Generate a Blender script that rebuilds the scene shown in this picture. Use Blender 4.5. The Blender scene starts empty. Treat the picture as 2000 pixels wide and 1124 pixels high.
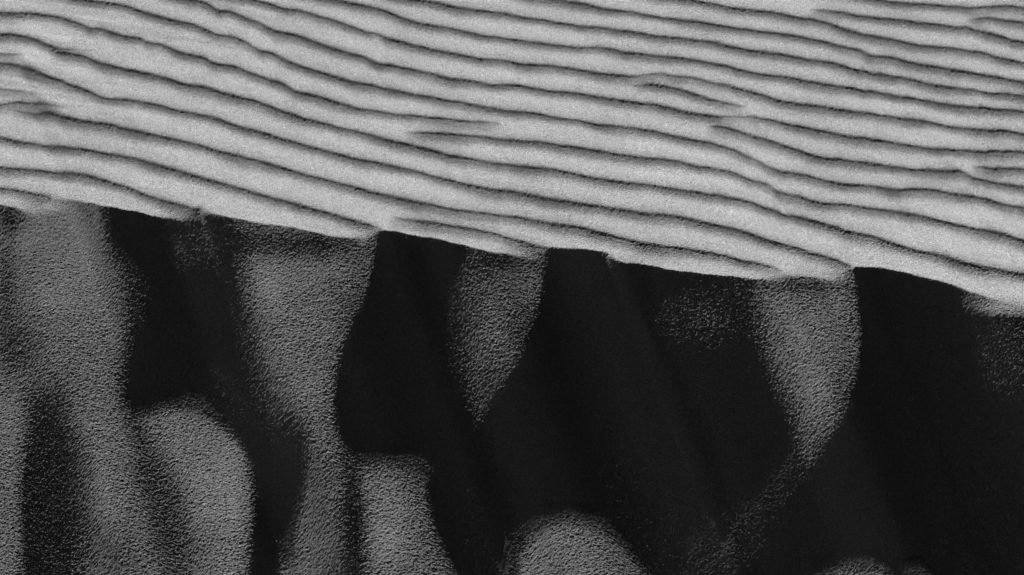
import bpy, math
import numpy as np
C = bpy.context.scene
# ------------------------------------------------------------------ camera
PITCH = math.radians(38.0)          # looking down at the crest of the dune
DIST = 10.0                         # metres from the camera to the crest
FPX = 6667.0                        # focal length in photo pixels (2000 wide) -> 120 mm lens
CX, CY = 1000.0, 562.0
ray37 = PITCH - math.atan(72.0 / FPX)
CAM = np.array([0.0, -DIST * math.cos(ray37), DIST * math.sin(ray37)])
cd = bpy.data.cameras.new("camera"); cam = bpy.data.objects.new("camera", cd)
C.collection.objects.link(cam); C.camera = cam
cam.location = CAM; cam.rotation_euler = (math.pi / 2 - PITCH, 0, 0)
cd.sensor_width = 36.0; cd.lens = 36.0 * FPX / 2000.0
cd.clip_start = 0.05; cd.clip_end = 3000.0
# ------------------------------------------------------------------ light
SUN_EL = math.radians(24.0)
SUN_AZ = math.radians(20.0)         # light travels (sin a, -cos a): it comes from behind the dune, a little left
T2 = np.array([math.sin(SUN_AZ), -math.cos(SUN_AZ)])
sd = bpy.data.lights.new("sun", 'SUN'); sun = bpy.data.objects.new("sun", sd)
C.collection.objects.link(sun)
sd.energy = 5.0; sd.angle = math.radians(0.5); sd.color = (1.0, 1.0, 1.0)
sun.location = (-4, 10, 8)
sun.rotation_euler = (math.pi / 2 - SUN_EL, 0, math.pi + SUN_AZ)
w = bpy.data.worlds.new("World"); C.world = w; w.use_nodes = True
nt = w.node_tree; nt.nodes.clear()
sky = nt.nodes.new('ShaderNodeTexSky'); sky.sky_type = 'NISHITA'; sky.sun_disc = False
sky.sun_elevation = SUN_EL; sky.sun_rotation = -SUN_AZ
bw = nt.nodes.new('ShaderNodeRGBToBW')
bg = nt.nodes.new('ShaderNodeBackground'); bg.inputs['Strength'].default_value = 0.0023
wo = nt.nodes.new('ShaderNodeOutputWorld')
nt.links.new(sky.outputs[0], bw.inputs[0]); nt.links.new(bw.outputs[0], bg.inputs[0])
nt.links.new(bg.outputs[0], wo.inputs[0])
C.view_settings.view_transform = 'Standard'; C.view_settings.look = 'None'
C.view_settings.exposure = 1.6; C.view_settings.gamma = 1.0
C.render.engine = 'CYCLES'

rng = np.random.default_rng(7)
# ------------------------------------------------------------------ relief plan
# Ripple crests, crest line of the dune and the spurs of its slip face, as seen in the photo
# (x, y[, strength]).  They steer the slopes of the sand surface; the surface is integrated below.
R = [
 [(0,367,.8),(50,374,.8),(100,387,.6)],
 [(0,327,.9),(62,331,.9),(125,336),(187,347),(250,367),(312,390),(362,405),(392,411,.6)],
 [(0,267),(50,279),(125,287),(187,296),(250,306),(300,320),(362,337),(425,355),(500,377),(550,391),(612,407),(675,425),(725,440,.7),(750,448,0)],
 [(760,425,0),(785,427,.5),(825,432,.7),(887,442,.8),(937,450,.8),(1000,466,.8),(1037,477,.8),(1070,486,.5)],
 [(20,215,0),(62,221,.8),(100,221),(137,231),(175,237),(212,241),(250,251),(287,259),(350,274),(412,290),(500,314),(550,327),(612,345),(675,362),(737,376),(800,391),(862,404,.8),(925,414,.7),(1000,423,.9),(1050,432),(1112,442),(1162,451),(1212,465),(1262,476),(1325,485),(1375,492),(1437,505,.9),(1500,520,.6),(1530,530,0)],
 [(-20,208,.7),(0,205,.7),(37,199,.8),(62,200,.8),(90,204,.5),(130,212,0)],
 [(-40,170,.5),(0,174,.5),(40,177,.4),(75,182,0)],
 [(0,124),(30,124),(50,132),(87,147,.9),(125,160,.9),(162,172,.9),(185,184,.8),(200,190,.9),(250,195),(287,201),(350,216),(400,225),(450,240),(500,256),(562,272),(625,291),(687,307),(750,320),(812,335),(875,351),(937,365),(1000,373),(1050,382),(1100,392),(1162,401),(1212,409),(1262,416),(1312,421),(1375,434),(1437,449),(1500,469),(1562,487),(1612,502,.9),(1637,510,.7),(1662,521,.5)],
 [(-30,103,.6),(0,104,.6),(25,105,.5),(45,106,0)],
 [(0,66),(25,66),(62,75),(100,89),(122,94,.5),(150,96,.2),(190,98,0)],
 [(95,98,0),(122,104,.9),(162,109,.9),(200,124),(237,132),(275,140),(312,147),(350,160),(400,170),(450,185),(500,198),(550,216),(600,232),(650,245),(712,261),(762,274),(812,285),(875,301),(937,314),(1000,323),(1075,331),(1137,342),(1212,355),(1275,362),(1325,370),(1387,379),(1437,389),(1475,399),(1500,406),(1550,422),(1600,434),(1650,450),(1712,465),(1775,485),(1825,497),(1875,511),(1912,520),(1975,530),(2000,535)],
 [(0,24),(62,26),(100,30),(137,39),(162,48,.8),(175,55,.8),(200,56),(237,69),(275,75),(287,84,.8),(312,86),(350,102),(375,107),(400,112),(415,122,.8),(437,125),(462,131),(500,147),(550,162),(587,180),(612,184),(650,196),(700,212),(750,221),(800,226,.9),(850,230,.8),(900,234,.7),(950,239,.5),(990,244,0)],
 [(785,258,0),(825,259,.6),(862,260,.9),(912,265),(962,270),(1000,274),(1075,281),(1137,289),(1200,299),(1250,307),(1300,311),(1350,322),(1400,330),(1437,340),(1462,351,.9),(1500,359,.6),(1513,371,.6),(1537,380,.8),(1562,386),(1600,395),(1650,400),(1700,407),(1750,412),(1787,420),(1850,434),(1912,449),(1962,459),(2000,472)],
 [(150,-4),(200,4),(237,9),(287,24),(350,42),(387,51),(412,64),(425,70,.8),(450,70),(475,80,.9),(495,92,.6),(512,101,.8),(537,104),(562,120,.8),(600,132),(650,147),(687,159),(737,170),(787,179),(825,187),(875,196),(925,205),(1000,217),(1050,222),(1100,231),(1150,239),(1200,246),(1250,252),(1300,261),(1337,269),(1375,277),(1425,290,.8),(1450,300,.7),(1472,310,.5),(1495,324,.5),(1515,332,.7),(1537,337,.9),(1575,342),(1600,350),(1637,357),(1675,361),(1712,365),(1750,371),(1812,370),(1862,379),(1912,386),(1950,395),(2000,407)],
 [(1380,246,0),(1400,247,.6),(1425,250,.8),(1462,262,.7),(1500,275,.7),(1550,290),(1600,305),(1650,312),(1712,321),(1775,330),(1825,332),(1875,335,.9),(1887,340,.7),(1903,350,.7),(1925,352,.9),(1962,358),(2000,365)],
 [(1895,324,0),(1925,326,.7),(1950,328,.9),(2000,332)],
 [(375,-1),(400,5),(425,19),(450,22),(482,36),(505,44,.7),(537,60,.8),(575,67),(612,81),(662,97),(712,112),(737,124),(775,129),(825,141),(875,151),(925,159),(962,164),(1000,165),(1075,175),(1150,185),(1212,195),(1250,201),(1300,209),(1350,220),(1400,227,.9),(1420,228,.4),(1462,229,.5),(1500,236),(1550,243),(1575,249),(1650,265),(1725,275),(1775,284),(1837,291),(1900,294),(2000,297)],
 [(480,-3),(525,7),(562,18),(587,21),(620,32),(640,36),(675,48),(715,64),(737,67,.7),(752,75),(787,82),(850,96),(900,107),(950,116),(1000,122),(1075,129),(1125,134),(1175,142),(1225,147,.9),(1250,147,.4),(1287,144,.5),(1337,150,.7),(1387,160,.8),(1437,172),(1475,182),(1500,189),(1537,199),(1587,205),(1650,215),(1700,222),(1750,229),(1800,236),(1875,250),(1925,254),(1962,255),(2000,262)],
 [(1226,166,0),(1250,165,.5),(1275,164,.9),(1325,172),(1362,185,.9),(1400,196,.8),(1437,204,.4),(1460,209,0)],
 [(655,-1),(712,11),(762,25),(800,39),(850,50),(900,60),(950,70),(1000,77),(1075,86),(1125,92),(1175,95),(1250,106),(1325,113),(1375,119),(1425,131),(1462,141),(1500,145),(1562,155),(1612,165),(1662,172),(1725,181),(1775,191),(1825,199),(1875,207),(1925,211),(2000,217)],
 [(800,-3),(862,6),(912,17),(1000,29),(1050,37),(1100,45),(1162,54),(1225,60),(1275,70),(1337,75),(1400,84),(1450,95),(1500,102),(1550,110),(1582,118),(1625,122),(1675,135),(1725,146),(1775,155),(1800,161),(1862,171),(1925,180),(2000,186)],
 [(1080,-3),(1150,9),(1200,20),(1237,24),(1275,31),(1325,37),(1375,45),(1437,54),(1500,62),(1550,69),(1600,79),(1637,87,.8),(1675,96,.7),(1700,108,.7),(1737,111),(1775,121),(1837,132),(1887,140),(1950,150),(2000,162)],
 [(1330,-3),(1387,6),(1425,14),(1462,18),(1500,23),(1550,32),(1600,41),(1637,52),(1675,64),(1725,74),(1775,85),(1812,90),(1862,95),(1925,105),(1962,116),(2000,122)],
 [(1580,20,0),(1610,20,.6),(1650,25,.9),(1675,30),(1725,35),(1775,41),(1837,49),(1900,57),(1950,70),(2000,82)],
 [(1885,37,0),(1912,37,.7),(1937,37),(2000,45)],
 [(1690,-4),(1750,4),(1800,7),(1850,11),(1900,16,.8),(1920,14,.7),(1950,11,.9),(2000,15)],
]
CREST = [(-900,330),(-400,352),(-100,380),(0,399),(37,407),(62,413),(80,404),(97,390),(112,389),(150,392),(212,405),(262,414),(312,426),(345,431),(368,424),(386,412),(400,416),(462,427),(500,434),(575,445),(625,456),(662,462),(705,465),(722,460),(736,454),(762,453),(812,461),(862,471),(925,485),(987,496),(1030,497),(1055,491),(1075,487),(1125,488),(1175,494),(1195,504),(1215,514),(1250,517),(1312,529),(1375,536),(1450,542),(1500,546),(1540,541),(1575,541),(1625,545),(1645,538),(1662,526),(1700,523),(1737,527),(1787,539),(1850,555),(1887,569),(1937,585),(1962,592),(2000,600),(2150,622),(2500,670),(3000,740)]
SOFT = [(84,400,32,16),(60,412,20,8),(350,430,30,8),(382,418,28,10),(718,460,24,6),(1040,495,34,7),(1190,500,24,5),(1520,545,34,6),(1640,540,26,6),(1945,592,26,4),(1985,600,30,5)]

def smooth_curve(pts, xs, col=1):
    """cubic Hermite (Catmull-Rom slopes, limited) through the points, straight outside"""
    p = np.array([(q[0], q[col] if len(q) > col else 1.0) for q in pts], float)
    X, Y = p[:, 0], p[:, 1]
    d = np.diff(Y) / np.diff(X)
    m = np.empty_like(Y); m[0] = d[0]; m[-1] = d[-1]
    m[1:-1] = (Y[2:] - Y[:-2]) / (X[2:] - X[:-2])
    k = np.clip(np.searchsorted(X, xs) - 1, 0, len(X) - 2)
    hgt = X[k + 1] - X[k]; u = np.clip((xs - X[k]) / hgt, 0, 1)
    y = ((2*u**3-3*u**2+1)*Y[k] + (u**3-2*u**2+u)*hgt*m[k] + (-2*u**3+3*u**2)*Y[k+1] + (u**3-u**2)*hgt*m[k+1])
    return y

def vnoise(shape, cell, seed):
    """smooth value noise on a regular array, cell sizes in samples (rows, cols)"""
    r = np.random.default_rng(seed)
    ny, nx = shape[0] / cell[0] + 3, shape[1] / cell[1] + 3
    g = r.standard_normal((int(ny) + 1, int(nx) + 1))
    yy = np.arange(shape[0]) / cell[0]; xx = np.arange(shape[1]) / cell[1]
    iy = yy.astype(int); fy = yy - iy; fy = fy*fy*(3-2*fy)
    ix = xx.astype(int); fx = xx - ix; fx = fx*fx*(3-2*fx)
    a = g[np.ix_(iy, ix)]; b = g[np.ix_(iy, ix+1)]; c = g[np.ix_(iy+1, ix)]; d = g[np.ix_(iy+1, ix+1)]
    fy = fy[:, None]; fx = fx[None, :]
    return (a*(1-fx)+b*fx)*(1-fy) + (c*(1-fx)+d*fx)*fy

# plan raster: 1 px of it = 2 photo px horizontally, 1 px vertically
U0, U1, V0, V1 = -560, 2560, -560, 1500
US, VS = 2.0, 1.0
us = np.arange(U0, U1, US); vs = np.arange(V0, V1, VS)
NU, NV = len(us), len(vs)
def srgb2lin(v):
    v = np.asarray(v, float) / 255.0
    return np.where(v <= 0.04045, v / 12.92, ((v + 0.055) / 1.055) ** 2.4)
# brightness across one ripple (photo px below its crest -> tone)
PX = np.array([-26,-15,-9,-5,-3,-1.5,-.4,0.7,1.8,3.2,6.5,10,13.5,17,21,28], float)
PV = np.array([204,194,181,163,143,100,36,22,48,80,96,112,140,171,192,203], float)
TOPV = 205.0
lines = []
for pts in R:
    pts = list(pts)
    if pts[0][0] <= 0 or pts[0][1] < 0:         # runs on beyond the picture
        if len(pts[0]) < 3 or pts[0][2] > .45:
            x0, y0 = pts[0][:2]; s = 0.17 if y0 < 0 else 0.06
            pts = [(x0 - 500, y0 - 500 * s), (x0 - 150, y0 - 150 * s)] + pts
            if y0 < 0: pts = [(-2500, y0 - 500*s - (x0 + 2000) * .12)] + pts
    if pts[-1][0] >= 2000:
        x0, y0 = pts[-1][:2]; pts += [(x0 + 150, y0 + 20), (x0 + 800, y0 + 110)]
    lines.append(pts)
for k in range(9):                                # more ripples behind the upper edge
    c0 = 1990 + 290 * k
    lines.append([(-2500, -(c0 + 2500) * .13 + 20 * math.sin(k)), (c0 - 900, -120 + 9 * math.sin(2.1 * k)), (c0, 0 if k else -12), (c0 + 900, 120)])
V = np.zeros((NV, NU))
logd = np.zeros((NV, NU))
wob = vnoise((len(lines), NU), (1, 9), 3); wob2 = vnoise((len(lines), NU), (1, 24), 4); wob3 = vnoise((len(lines), NU), (1, 40), 5)
wscale = np.interp(vs, [-400, 0, 250, 520], [.85, .93, 1.05, 1.18])
for i, pts in enumerate(lines):
    y = smooth_curve(pts, us) + 0.55 * wob[i] + 0.7 * wob2[i]
    a = np.interp(us, [p[0] for p in pts], [p[2] if len(p) > 2 else 1.0 for p in pts], left=0, right=0)
    if len(pts[0]) < 3 and pts[0][0] < -300: a = np.where(us < pts[0][0], 1.0, a)
    a = a * (1 + .10 * wob2[i])
    wd = 1 + .13 * wob3[i]
    dy = (vs[:, None] - y[None, :]) / (wscale[:, None] * wd[None, :])
    lo, hi = np.searchsorted(vs, [np.nanmin(y) - 40, np.nanmax(y) + 40])
    sub = dy[lo:hi]
    tone = np.interp(sub, PX, PV) / TOPV
    ln = np.log(np.clip(tone, .05, 1)) * np.clip(a, 0, 1.05)[None, :]
    logd[lo:hi] += ln
tone = np.exp(np.clip(logd, math.log(.07), 0))
streak = vnoise((NV, NU), (4, 26), 11) * .7 + vnoise((NV, NU), (9, 60), 12) * .7 + vnoise((NV, NU), (24, 160), 13) * .6
shear = (us * .17).astype(int)
for j in range(NU): streak[:, j] = np.roll(streak[:, j], shear[j])
left = np.exp(-(np.maximum(us[None, :] - 60, 0) / 260) ** 2) * np.exp(-((vs[:, None] - 120) / 120) ** 2) + .6 * np.exp(-((us[None, :] - 480) / 170) ** 2 - ((vs[:, None] - 70) / 50) ** 2)
base = TOPV * (1 + (.020 + .055 * left) * streak)
for bx, by, rx, ry, f in [(98,402,44,16,.36),(372,424,50,14,.32),(712,464,30,9,.15),(1030,494,44,12,.22),(1225,512,34,12,.15),(1560,544,60,12,.18),(1640,538,30,14,.25),(1965,600,50,16,.25)]:
    base = base * (1 - f * np.exp(-((us[None, :] - bx) / rx) ** 2 - ((vs[:, None] - by) / ry) ** 2))
yc = smooth_curve(CREST, us) + .8 * vnoise((1, NU), (1, 7), 21)[0]
below = vs[:, None] - yc[None, :]
base = base * np.interp(below, [-160, -60, -20, 0], [1, .975, .94, .92])
Vt = np.clip(base * tone, 12, 215)
NB = 0.57                                         # cos of incidence on the brightest sand
TW = srgb2lin(Vt) / srgb2lin(205.0) * NB

# --- slip face: lit flanks of the spurs as soft-edged outlines ((x, y, softness) points, level)
def poly_mask(pts):
    P = np.array([(q[0], q[1], q[2] if len(q) > 2 else 8) for q in pts], float)
    st = 2
    uu, vv = np.meshgrid(us[::st], vs[300::2*st])
    best = np.full(uu.shape, 1e9); soft = np.full(uu.shape, 8.0); ins = np.zeros(uu.shape, bool)
    wsum = np.zeros(uu.shape); ssum = np.zeros(uu.shape)
    for i in range(len(P)):
        ax, ay, as_ = P[i]; bx, by, bs = P[(i + 1) % len(P)]
        dx, dy = bx - ax, by - ay
        tt = np.clip(((uu-ax)*dx + (vv-ay)*dy) / (dx*dx+dy*dy+1e-9), 0, 1)
        d = np.hypot(uu-ax-tt*dx, vv-ay-tt*dy)
        best = np.minimum(best, d)
        wgt = 1.0 / (d + 3.0)**3; wsum += wgt; ssum += wgt * (as_ + tt*(bs-as_))
        cond = ((ay > vv) != (by > vv)) & (uu < (bx-ax)*(vv-ay)/((by-ay) if by != ay else 1e-9) + ax)
        ins ^= cond
    soft = ssum / wsum
    s = np.where(ins, best, -best)
    soft = np.where(soft > 12, 12 + (soft-12)*2.0, soft); m = np.clip(.5 + s / (2*soft), 0, 1); m = m*m*(3-2*m)
    out = np.zeros((NV, NU))
    big = np.repeat(np.repeat(m, 2*st, 0), st, 1)
    k = 4                                         # smooth the blocks
    big = big[:NV-300, :NU]
    for ax_, kk in ((0, 4), (1, 2)):
        acc = np.zeros_like(big)
        for q in range(-kk, kk+1):
            acc += np.roll(big, q, ax_) * (1 - abs(q)/(kk+1))
        big = acc / (kk+1)
    out[300:300+big.shape[0], :big.shape[1]] = big
    return out
LIT = [
 (1.0, [(-700,300,20),(40,385,10),(205,385,14),(211,450,20),(230,492,26),(258,525,30),(274,565,31),(274,605,28),(260,650,20),(240,710,15),(240,765,14),(262,815,22),(280,860,26),(300,930,34),(330,1000,40),(360,1080,40),(380,1300,40),(150,1320,40),(140,1124,40),(150,1040,42),(140,960,38),(135,880,36),(100,800,40),(75,780,30),(62,850,18),(50,900,12),(46,980,10),(48,1060,10),(50,1124,10),(50,1320,10),(-700,1320,20)]),
 (1.08, [(262,825,26),(270,800,24),(300,784,22),(350,778,20),(395,790,19),(430,818,17),(462,852,14),(484,890,11),(494,950,9),(496,1010,8),(491,1060,8),(488,1124,8),(480,1320,8),(380,1320,30),(350,1124,36),(335,1050,40),(318,980,40),(298,910,34),(278,855,26)]),
 (1.0, [(440,420,20),(456,520,30),(466,590,30),(476,650,30),(492,710,30),(508,770,30),(545,822,28),(580,850,26),(592,890,18),(590,940,16),(577,1000,18),(556,1065,18),(540,1124,18),(520,1320,20),(700,1320,30),(950,1320,10),(893,1124,10),(864,1060,9),(845,1010,9),(834,960,9),(838,916,11),(826,897,16),(780,888,18),(710,882,18),(672,866,14),(656,825,9),(653,765,9),(663,700,8),(684,640,8),(704,600,7),(721,550,6),(731,500,5),(737,455,4),(736,400,4)]),
 (.85, [(925,470,20),(895,510,16),(884,550,18),(888,610,24),(899,690,26),(914,760,22),(930,822,12),(948,800,9),(982,752,8),(1020,692,8),(1044,622,7),(1057,562,6),(1064,505,5),(1066,470,5)]),
 (1.0, [(1455,510,20),(1462,575,28),(1474,640,30),(1492,700,28),(1515,752,26),(1540,800,22),(1552,850,22),(1560,900,24),(1590,905,14),(1632,838,9),(1660,780,8),(1675,720,7),(1681,650,6),(1676,585,5),(1666,530,4),(1664,500,4)]),
 (.40, [(1552,850,22),(1505,915,30),(1455,975,36),(1410,1035,38),(1370,1080,38),(1350,1124,38),(1330,1320,40),(1430,1320,20),(1458,1124,18),(1475,1090,18),(1503,1038,17),(1541,975,15),(1568,930,12),(1602,888,10),(1632,838,9),(1600,820,20)]),
 (.36, [(40,840,10),(80,780,30),(150,840,30),(160,1320,30),(40,1320,10)]),
 (.38, [(262,810,20),(330,870,30),(380,1000,30),(380,1320,30),(270,1320,30),(250,900,20)]),
 (.20, [(400,700,30),(470,700,30),(600,860,30),(560,890,20),(500,860,20),(430,800,20)]),
 (1.12, [(1008,1075,26),(1022,1034,24),(1058,1006,20),(1110,998,18),(1165,1010,15),(1205,1044,12),(1240,1090,11),(1275,1135,11),(1380,1320,12),(980,1320,20),(990,1124,18)]),
 (1.3, [(1878,570,8),(1884,595,12),(1905,612,8),(1930,618,5),(1990,617,5),(2100,620,6),(2500,650,6),(2500,560,6),(1990,560,6)]),
 (.62, [(1915,650,24),(1925,625,14),(2000,620,10),(2300,650,16),(2400,900,40),(2150,860,40),(2000,780,26),(1940,740,24)]),
 (1.0, [(1590,1110,20),(1655,1088,14),(1700,1082,12),(1732,1102,10),(1760,1180,12),(1840,1320,14),(1560,1320,30)]),
 (.8, [(1762,1100,10),(1795,1094,10),(1815,1120,10),(1860,1320,14),(1790,1320,14),(1762,1124,10)]),
]
L = np.zeros((NV, NU))
for lev, pts in LIT: L = np.maximum(L, lev * poly_mask(pts))
for bx, by, rx, ry, f in [(395,478,62,50,.60),(1370,615,95,66,.66),(1440,570,60,30,.5)]:
    L = np.maximum(L, f * np.exp(-((us[None,:]-bx)/rx)**2 - ((vs[:,None]-by)/ry)**2))
def box(a, n, ax):
    c = np.cumsum(a, axis=ax); return (np.roll(c, -n, ax) - np.roll(c, n, ax)) / (2 * n)
wide = np.minimum(L, 1.0)
for _ in range(2): wide = box(box(wide, 16, 1), 45, 0)
L *= .54 + .53 * np.clip(wide, 0, 1)
# broad hollows and swells inside the lit flanks (x, y, radius x, radius y, factor change)
for bx, by, rx, ry, f in [
   (20,430,30,30,-.5),(12,560,22,140,-.35),(35,680,50,60,-.35),(150,540,60,110,.04),(245,470,40,70,-.12),(110,760,60,50,-.12),(262,600,26,60,-.25),
   (200,970,28,70,.22),(240,760,30,60,-.1),(230,1090,60,40,-.15),(60,960,50,120,-.1),(20,900,22,120,.15),
   (370,830,40,40,.0),(425,880,36,60,.10),(462,980,26,90,.22),(330,1050,40,60,-.15),
   (600,478,110,26,-.55),(480,470,60,30,-.35),(700,520,30,80,-.12),(520,560,34,70,.15),(560,680,36,70,.12),(610,790,30,60,.1),(660,600,40,60,-.1),
   (690,990,22,110,-.62),(690,1110,26,60,-.5),(600,960,24,80,.1),(760,1020,34,80,.28),(800,900,40,20,-.1),(690,900,60,30,-.15),
   (1000,505,60,18,-.45),(930,520,30,30,-.3),(960,640,26,70,.1),(935,780,20,50,-.1),
   (1600,552,70,20,-.35),(1560,640,40,60,.12),(1590,760,32,70,.16),(1640,760,18,60,-.1),(1660,620,16,60,-.1),(1520,545,60,16,-.3),(1100,1060,50,40,.12)]:
    L *= 1 + f * np.exp(-((us[None,:]-bx)/rx)**2 - ((vs[:,None]-by)/ry)**2)
L *= 1 + .05*vnoise((NV, NU), (60, 30), 31)
for bx, by, rx, ry, f in [(92,402,34,14,.9),(385,424,30,10,.6),(716,470,16,6,.3),(1035,500,26,8,.5),(1560,548,50,7,.35),(1640,545,26,10,.5),(1960,600,50,10,.5),(1200,506,22,8,.45)]:
    L += f * np.exp(-((us[None,:]-bx)/rx)**2 - ((vs[:,None]-by)/ry)**2)
T_LIT = 0.066
TS = T_LIT * L ** 1.9
wc = np.full(NU, 1.6)
wmap = np.full((NV, NU), 1.6)
for sx, sy, rr, ww in SOFT:
    wmap = np.maximum(wmap, 1.6 + ww * np.exp(-((us[None,:]-sx)/rr)**2) )
m = np.clip(.5 + below / (2 * wmap), 0, 1); m = m*m*(3-2*m)
TT = TW * (1 - m) + TS * m
SL = m * np.clip(1 - L / .2, 0, 1)        # 1 where the slip face lies in shadow

def sample(u, v, TT=TT):
    fu = np.clip((u - U0) / US, 0, NU - 2.001); fv = np.clip((v - V0) / VS, 0, NV - 2.001)
    iu = fu.astype(int); iv = fv.astype(int); a = fu - iu; b = fv - iv
    return (TT[iv,iu]*(1-a)+TT[iv,iu+1]*a)*(1-b) + (TT[iv+1,iu]*(1-a)+TT[iv+1,iu+1]*a)*b
sp, cp = math.sin(PITCH), math.cos(PITCH)
def project(x, y, z):
    X = x - CAM[0]; Y = y - CAM[1]; Z = z - CAM[2]
    depth = Y * cp - Z * sp; up = Y * sp + Z * cp
    return CX + FPX * X / depth, CY - FPX * up / depth

# ------------------------------------------------------------------ integrate the sand surface
DX = 0.0021
xs = np.arange(-2.15, 2.15, DX)
yl = [2.55]
while yl[-1] > -1.25:
    yl.append(yl[-1] - (0.0034 if yl[-1] > 0.35 else 0.0022))
ys = np.array(yl)                                  # from the sun side towards the camera
sE, cE = math.sin(SUN_EL), math.cos(SUN_EL)
sa, ca = T2[0], -T2[1]
H = np.zeros((len(ys), len(xs)))
tanA = sa / ca
xi = np.arange(xs[0] - (ys[0] - ys[-1]) * tanA - .02, xs[-1] + .02, DX)   # columns that follow the sun's azimuth
def smoothx(a, n):
    k = np.ones(2*n+1) / (2*n+1)
    return np.convolve(np.pad(a, n, mode='edge'), k, 'valid')
h = np.full(len(xi), 0.10)
RZ = h.copy()                                      # height of the lowest unblocked sun ray
ht = np.zeros(len(xi))
H[0] = 0.10
NU0 = 4.2e-4
DEEP = np.zeros_like(H)
SL2 = np.clip(SL * 2.5 - 1.5, 0, 1) * np.clip((below - 16) / 30, 0, 1)
for j in range(1, len(ys)):
    dyy = ys[j-1] - ys[j]
    xj = xi + (ys[0] - ys[j]) * tanA
    ds = dyy / ca
    u, v = project(xj, np.full_like(xj, ys[j] + .5*dyy), smoothx(h, 11))
    T = sample(u, v); S = sample(u, v, SL)
    Dp = np.maximum(RZ - h, 0)
    Td = np.clip((Dp - .0024 * S ** 1.6) * 14.0, -.14, .022)
    W = np.clip(S / .12, 0, 1)
    T = (T + np.clip(Dp * 30.0, 0, .10) * (T < .3)) * (1 - W) + W * Td
    s = ht
    for _ in range(3):
        s = (T * np.sqrt(1.02 + s*s) - sE) / cE
    ht = s
    hn = h + s * ds
    hxx = np.zeros_like(h); hxx[1:-1] = (h[2:] - 2*h[1:-1] + h[:-2]) / DX**2
    hn = hn + NU0 * ds * hxx
    hn = hn + .12 * S * (smoothx(hn, 3) - hn)
    if j % 8 == 0:
        hn = hn + 8*ds * .10 * (smoothx(smoothx(hn, 110), 110) - hn)
    RZ = np.maximum(hn, RZ - sE / cE * ds)
    h = hn
    H[j] = np.interp(xs, xj, h); DEEP[j] = np.interp(xs, xj, sample(u, v, SL2))
pad = np.pad(H, 24, mode='edge')                   # wind-smoothed hollows: no streaks deep in the shade
for ax_ in (0, 1):
    for _ in range(2):
        c = np.cumsum(pad, axis=ax_); pad = (np.roll(c, -9, ax_) - np.roll(c, 9, ax_)) / 18 if ax_ == 0 else (np.roll(c, -12, ax_) - np.roll(c, 12, ax_)) / 24
H += DEEP * np.minimum(pad[24:-24, 24:-24] - H, 0)
print("relief", H.min(), H.max(), H[-1].mean())

# fine relief of loose grains, a little drawn out along the ripples
gx, gy = len(xs), len(ys)
g1 = rng.standard_normal(H.shape).astype(np.float32)
g1[:, 1:-1] = (g1[:, 1:-1] + .28 * (g1[:, :-2] + g1[:, 2:])) / 1.08
far = np.interp(-ys, [-.4, -.05], [1, 0])[:, None]
H += 0.00026 * g1 * (1 - .40 * far)

# ------------------------------------------------------------------ mesh: dense core, wide surroundings in one sheet
def grow(edge, step, n, far):
    r = 1.0
    k = np.arange(1, n + 1)
    lo, hi = 1.001, 2.0
    for _ in range(60):
        mid = (lo + hi) / 2
        if step * (mid**n - 1) / (mid - 1) * mid < far: lo = mid
        else: hi = mid
    return edge + np.cumsum(step * lo ** k)
NO = 110
xr = grow(xs[-1], DX, NO, 400.0); xl = -grow(-xs[0], DX, NO, 400.0)[::-1]
yu = grow(ys[0], .0034, NO, 400.0)[::-1]; yd = -grow(-ys[-1], DX, NO, 400.0)
XS = np.concatenate([xl, xs, xr]); YS = np.concatenate([yu, ys, yd])
ci = np.clip(np.arange(len(XS)) - NO, 0, gx - 1); cj = np.clip(np.arange(len(YS)) - NO, 0, gy - 1)
XX, YY = np.meshgrid(XS, YS)
Z = H[np.ix_(cj, ci)].copy()
for side in (0, 1):                                # the dune runs on beyond both sides, still slanting
    cols = np.arange(0, NO) if side == 0 else np.arange(NO + gx, len(XS))
    edge = H[:, 0] if side == 0 else H[:, -1]
    xe = xs[0] if side == 0 else xs[-1]
    edge = np.convolve(np.pad(edge, 2, mode='edge'), np.ones(5) / 5, 'valid')
    for cc in cols:
        dxe = XS[cc] - xe
        sl = 8 * math.tanh(.34 * dxe / 8)
        Z[:, cc] = np.interp(-(np.clip(YS, ys[-1], ys[0]) + sl), -ys, edge) 
# towards the camera the slip face runs on down for a few metres, then levels out
run = np.clip(ys[-1] - YY, 0, None); Z -= 2.0 * (1 - np.exp(-run / 4.0))
dxo = np.maximum(np.abs(XX) - 2.15, 0); dyo = np.maximum(YY - ys[0], 0)
Z += .25 * (1 - np.exp(-(dxo + dyo) / 6.0)) * np.sin(XX * .11 + 1.3) * np.cos(YY * .083)
co = np.empty((Z.size, 3), np.float32); co[:, 0] = XX.ravel(); co[:, 1] = YY.ravel(); co[:, 2] = Z.ravel()
ny, nx = Z.shape
idx = np.arange(ny * nx).reshape(ny, nx)
quads = np.stack([idx[1:, :-1], idx[1:, 1:], idx[:-1, 1:], idx[:-1, :-1]], -1)
xc = .5*(XX[1:, 1:] + XX[:-1, :-1]); ycn = .5*(YY[1:, 1:] + YY[:-1, :-1]); zc = .5*(Z[1:, 1:] + Z[:-1, :-1])
u, v = project(xc, ycn, zc)
core = (np.abs(xc) < 2.14) & (ycn < ys[2]) & (ycn > ys[-3])
slip = v > np.interp(u, us, yc)

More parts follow.
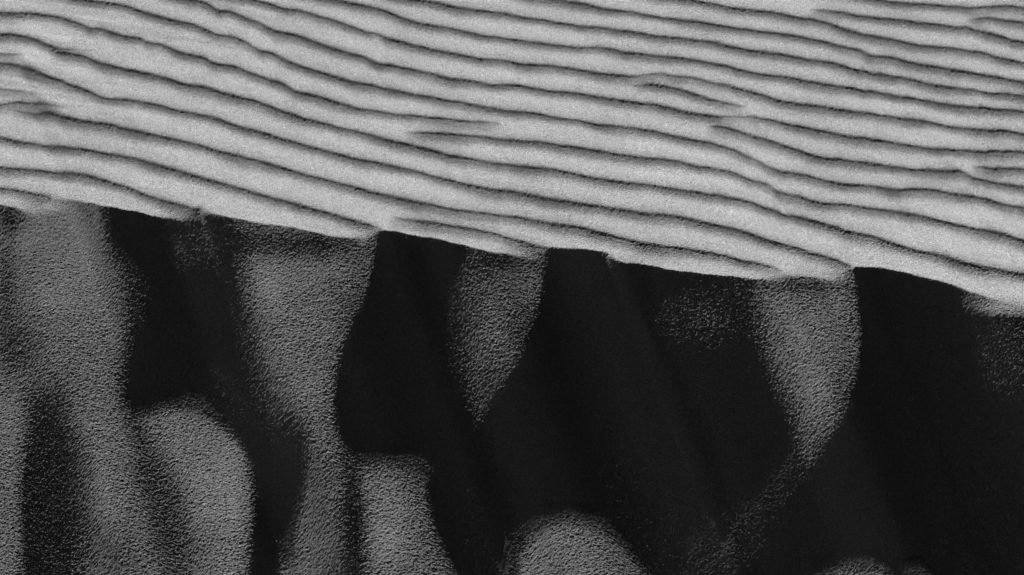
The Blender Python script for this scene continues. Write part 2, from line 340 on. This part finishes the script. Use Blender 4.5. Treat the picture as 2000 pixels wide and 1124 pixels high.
def sheet(name, sel, mat, parent=None):
    q = quads[sel].reshape(-1)
    used = np.zeros(ny * nx, bool); used[q] = True
    remap = np.cumsum(used) - 1
    vv = co[used]; q = remap[q].astype(np.int32)
    me = bpy.data.meshes.new(name)
    me.vertices.add(len(vv)); me.vertices.foreach_set("co", vv.ravel())
    n = len(q) // 4
    me.loops.add(4 * n); me.loops.foreach_set("vertex_index", q)
    me.polygons.add(n)
    me.polygons.foreach_set("loop_start", np.arange(0, 4 * n, 4, dtype=np.int32))
    me.update(calc_edges=True)
    me.polygons.foreach_set("use_smooth", np.ones(n, bool))
    me.materials.append(mat)
    o = bpy.data.objects.new(name, me); C.collection.objects.link(o); o.parent = parent
    return o

# ------------------------------------------------------------------ sand
def sand():
    mt = bpy.data.materials.new("sand"); mt.use_nodes = True
    t = mt.node_tree; N = t.nodes; K = t.links
    b = N['Principled BSDF']; b.inputs['Roughness'].default_value = 1.0
    b.inputs['Specular IOR Level'].default_value = 0.0
    tc = N.new('ShaderNodeTexCoord')
    mp = N.new('ShaderNodeMapping'); mp.inputs['Rotation'].default_value = (0, 0, math.radians(22)); mp.inputs['Scale'].default_value = (.62, 1.0, 1.0)
    K.new(tc.outputs['Object'], mp.inputs[0])
    n1 = N.new('ShaderNodeTexNoise'); n1.inputs['Scale'].default_value = 500; n1.inputs['Detail'].default_value = 1.0; n1.inputs['Roughness'].default_value = .6
    K.new(mp.outputs[0], n1.inputs['Vector'])
    bp = N.new('ShaderNodeBump'); bp.inputs['Strength'].default_value = 1.0; bp.inputs['Distance'].default_value = 0.005
    K.new(n1.outputs['Fac'], bp.inputs['Height']); K.new(bp.outputs[0], b.inputs['Normal'])
    # grains of differing grey
    mp2 = N.new('ShaderNodeMapping'); mp2.inputs['Scale'].default_value = (1.0, .62, .8)
    K.new(tc.outputs['Object'], mp2.inputs[0])
    n2 = N.new('ShaderNodeTexVoronoi'); n2.inputs['Scale'].default_value = 330
    K.new(mp2.outputs[0], n2.inputs['Vector'])
    cr = N.new('ShaderNodeValToRGB'); e = cr.color_ramp.elements
    e[0].position = 0; e[0].color = (.07, .07, .07, 1); e[1].position = 1; e[1].color = (.48, .48, .48, 1)
    x = e.new(.09); x.color = (.19, .19, .19, 1); x = e.new(.86); x.color = (.33, .33, .33, 1)
    K.new(n2.outputs['Color'], cr.inputs[0]); K.new(cr.outputs[0], b.inputs['Base Color'])
    return mt
SAND = sand()
dune = bpy.data.objects.new("sand_dune", None); C.collection.objects.link(dune)
dune['kind'] = 'structure'
dune['label'] = "grey sand dune with a rippled sunlit slope above a sharp crest and a dark slip face below"
a = sheet("rippled_slope", core & ~slip, SAND, dune); a['label'] = "pale sunlit slope covered in long wavy wind ripples"
b_ = sheet("slip_face", core & slip, SAND, dune); b_['label'] = "dark grainy lee slope with broad dimly lit spurs"
gnd = sheet("desert_ground", ~core, SAND); gnd['kind'] = 'structure'
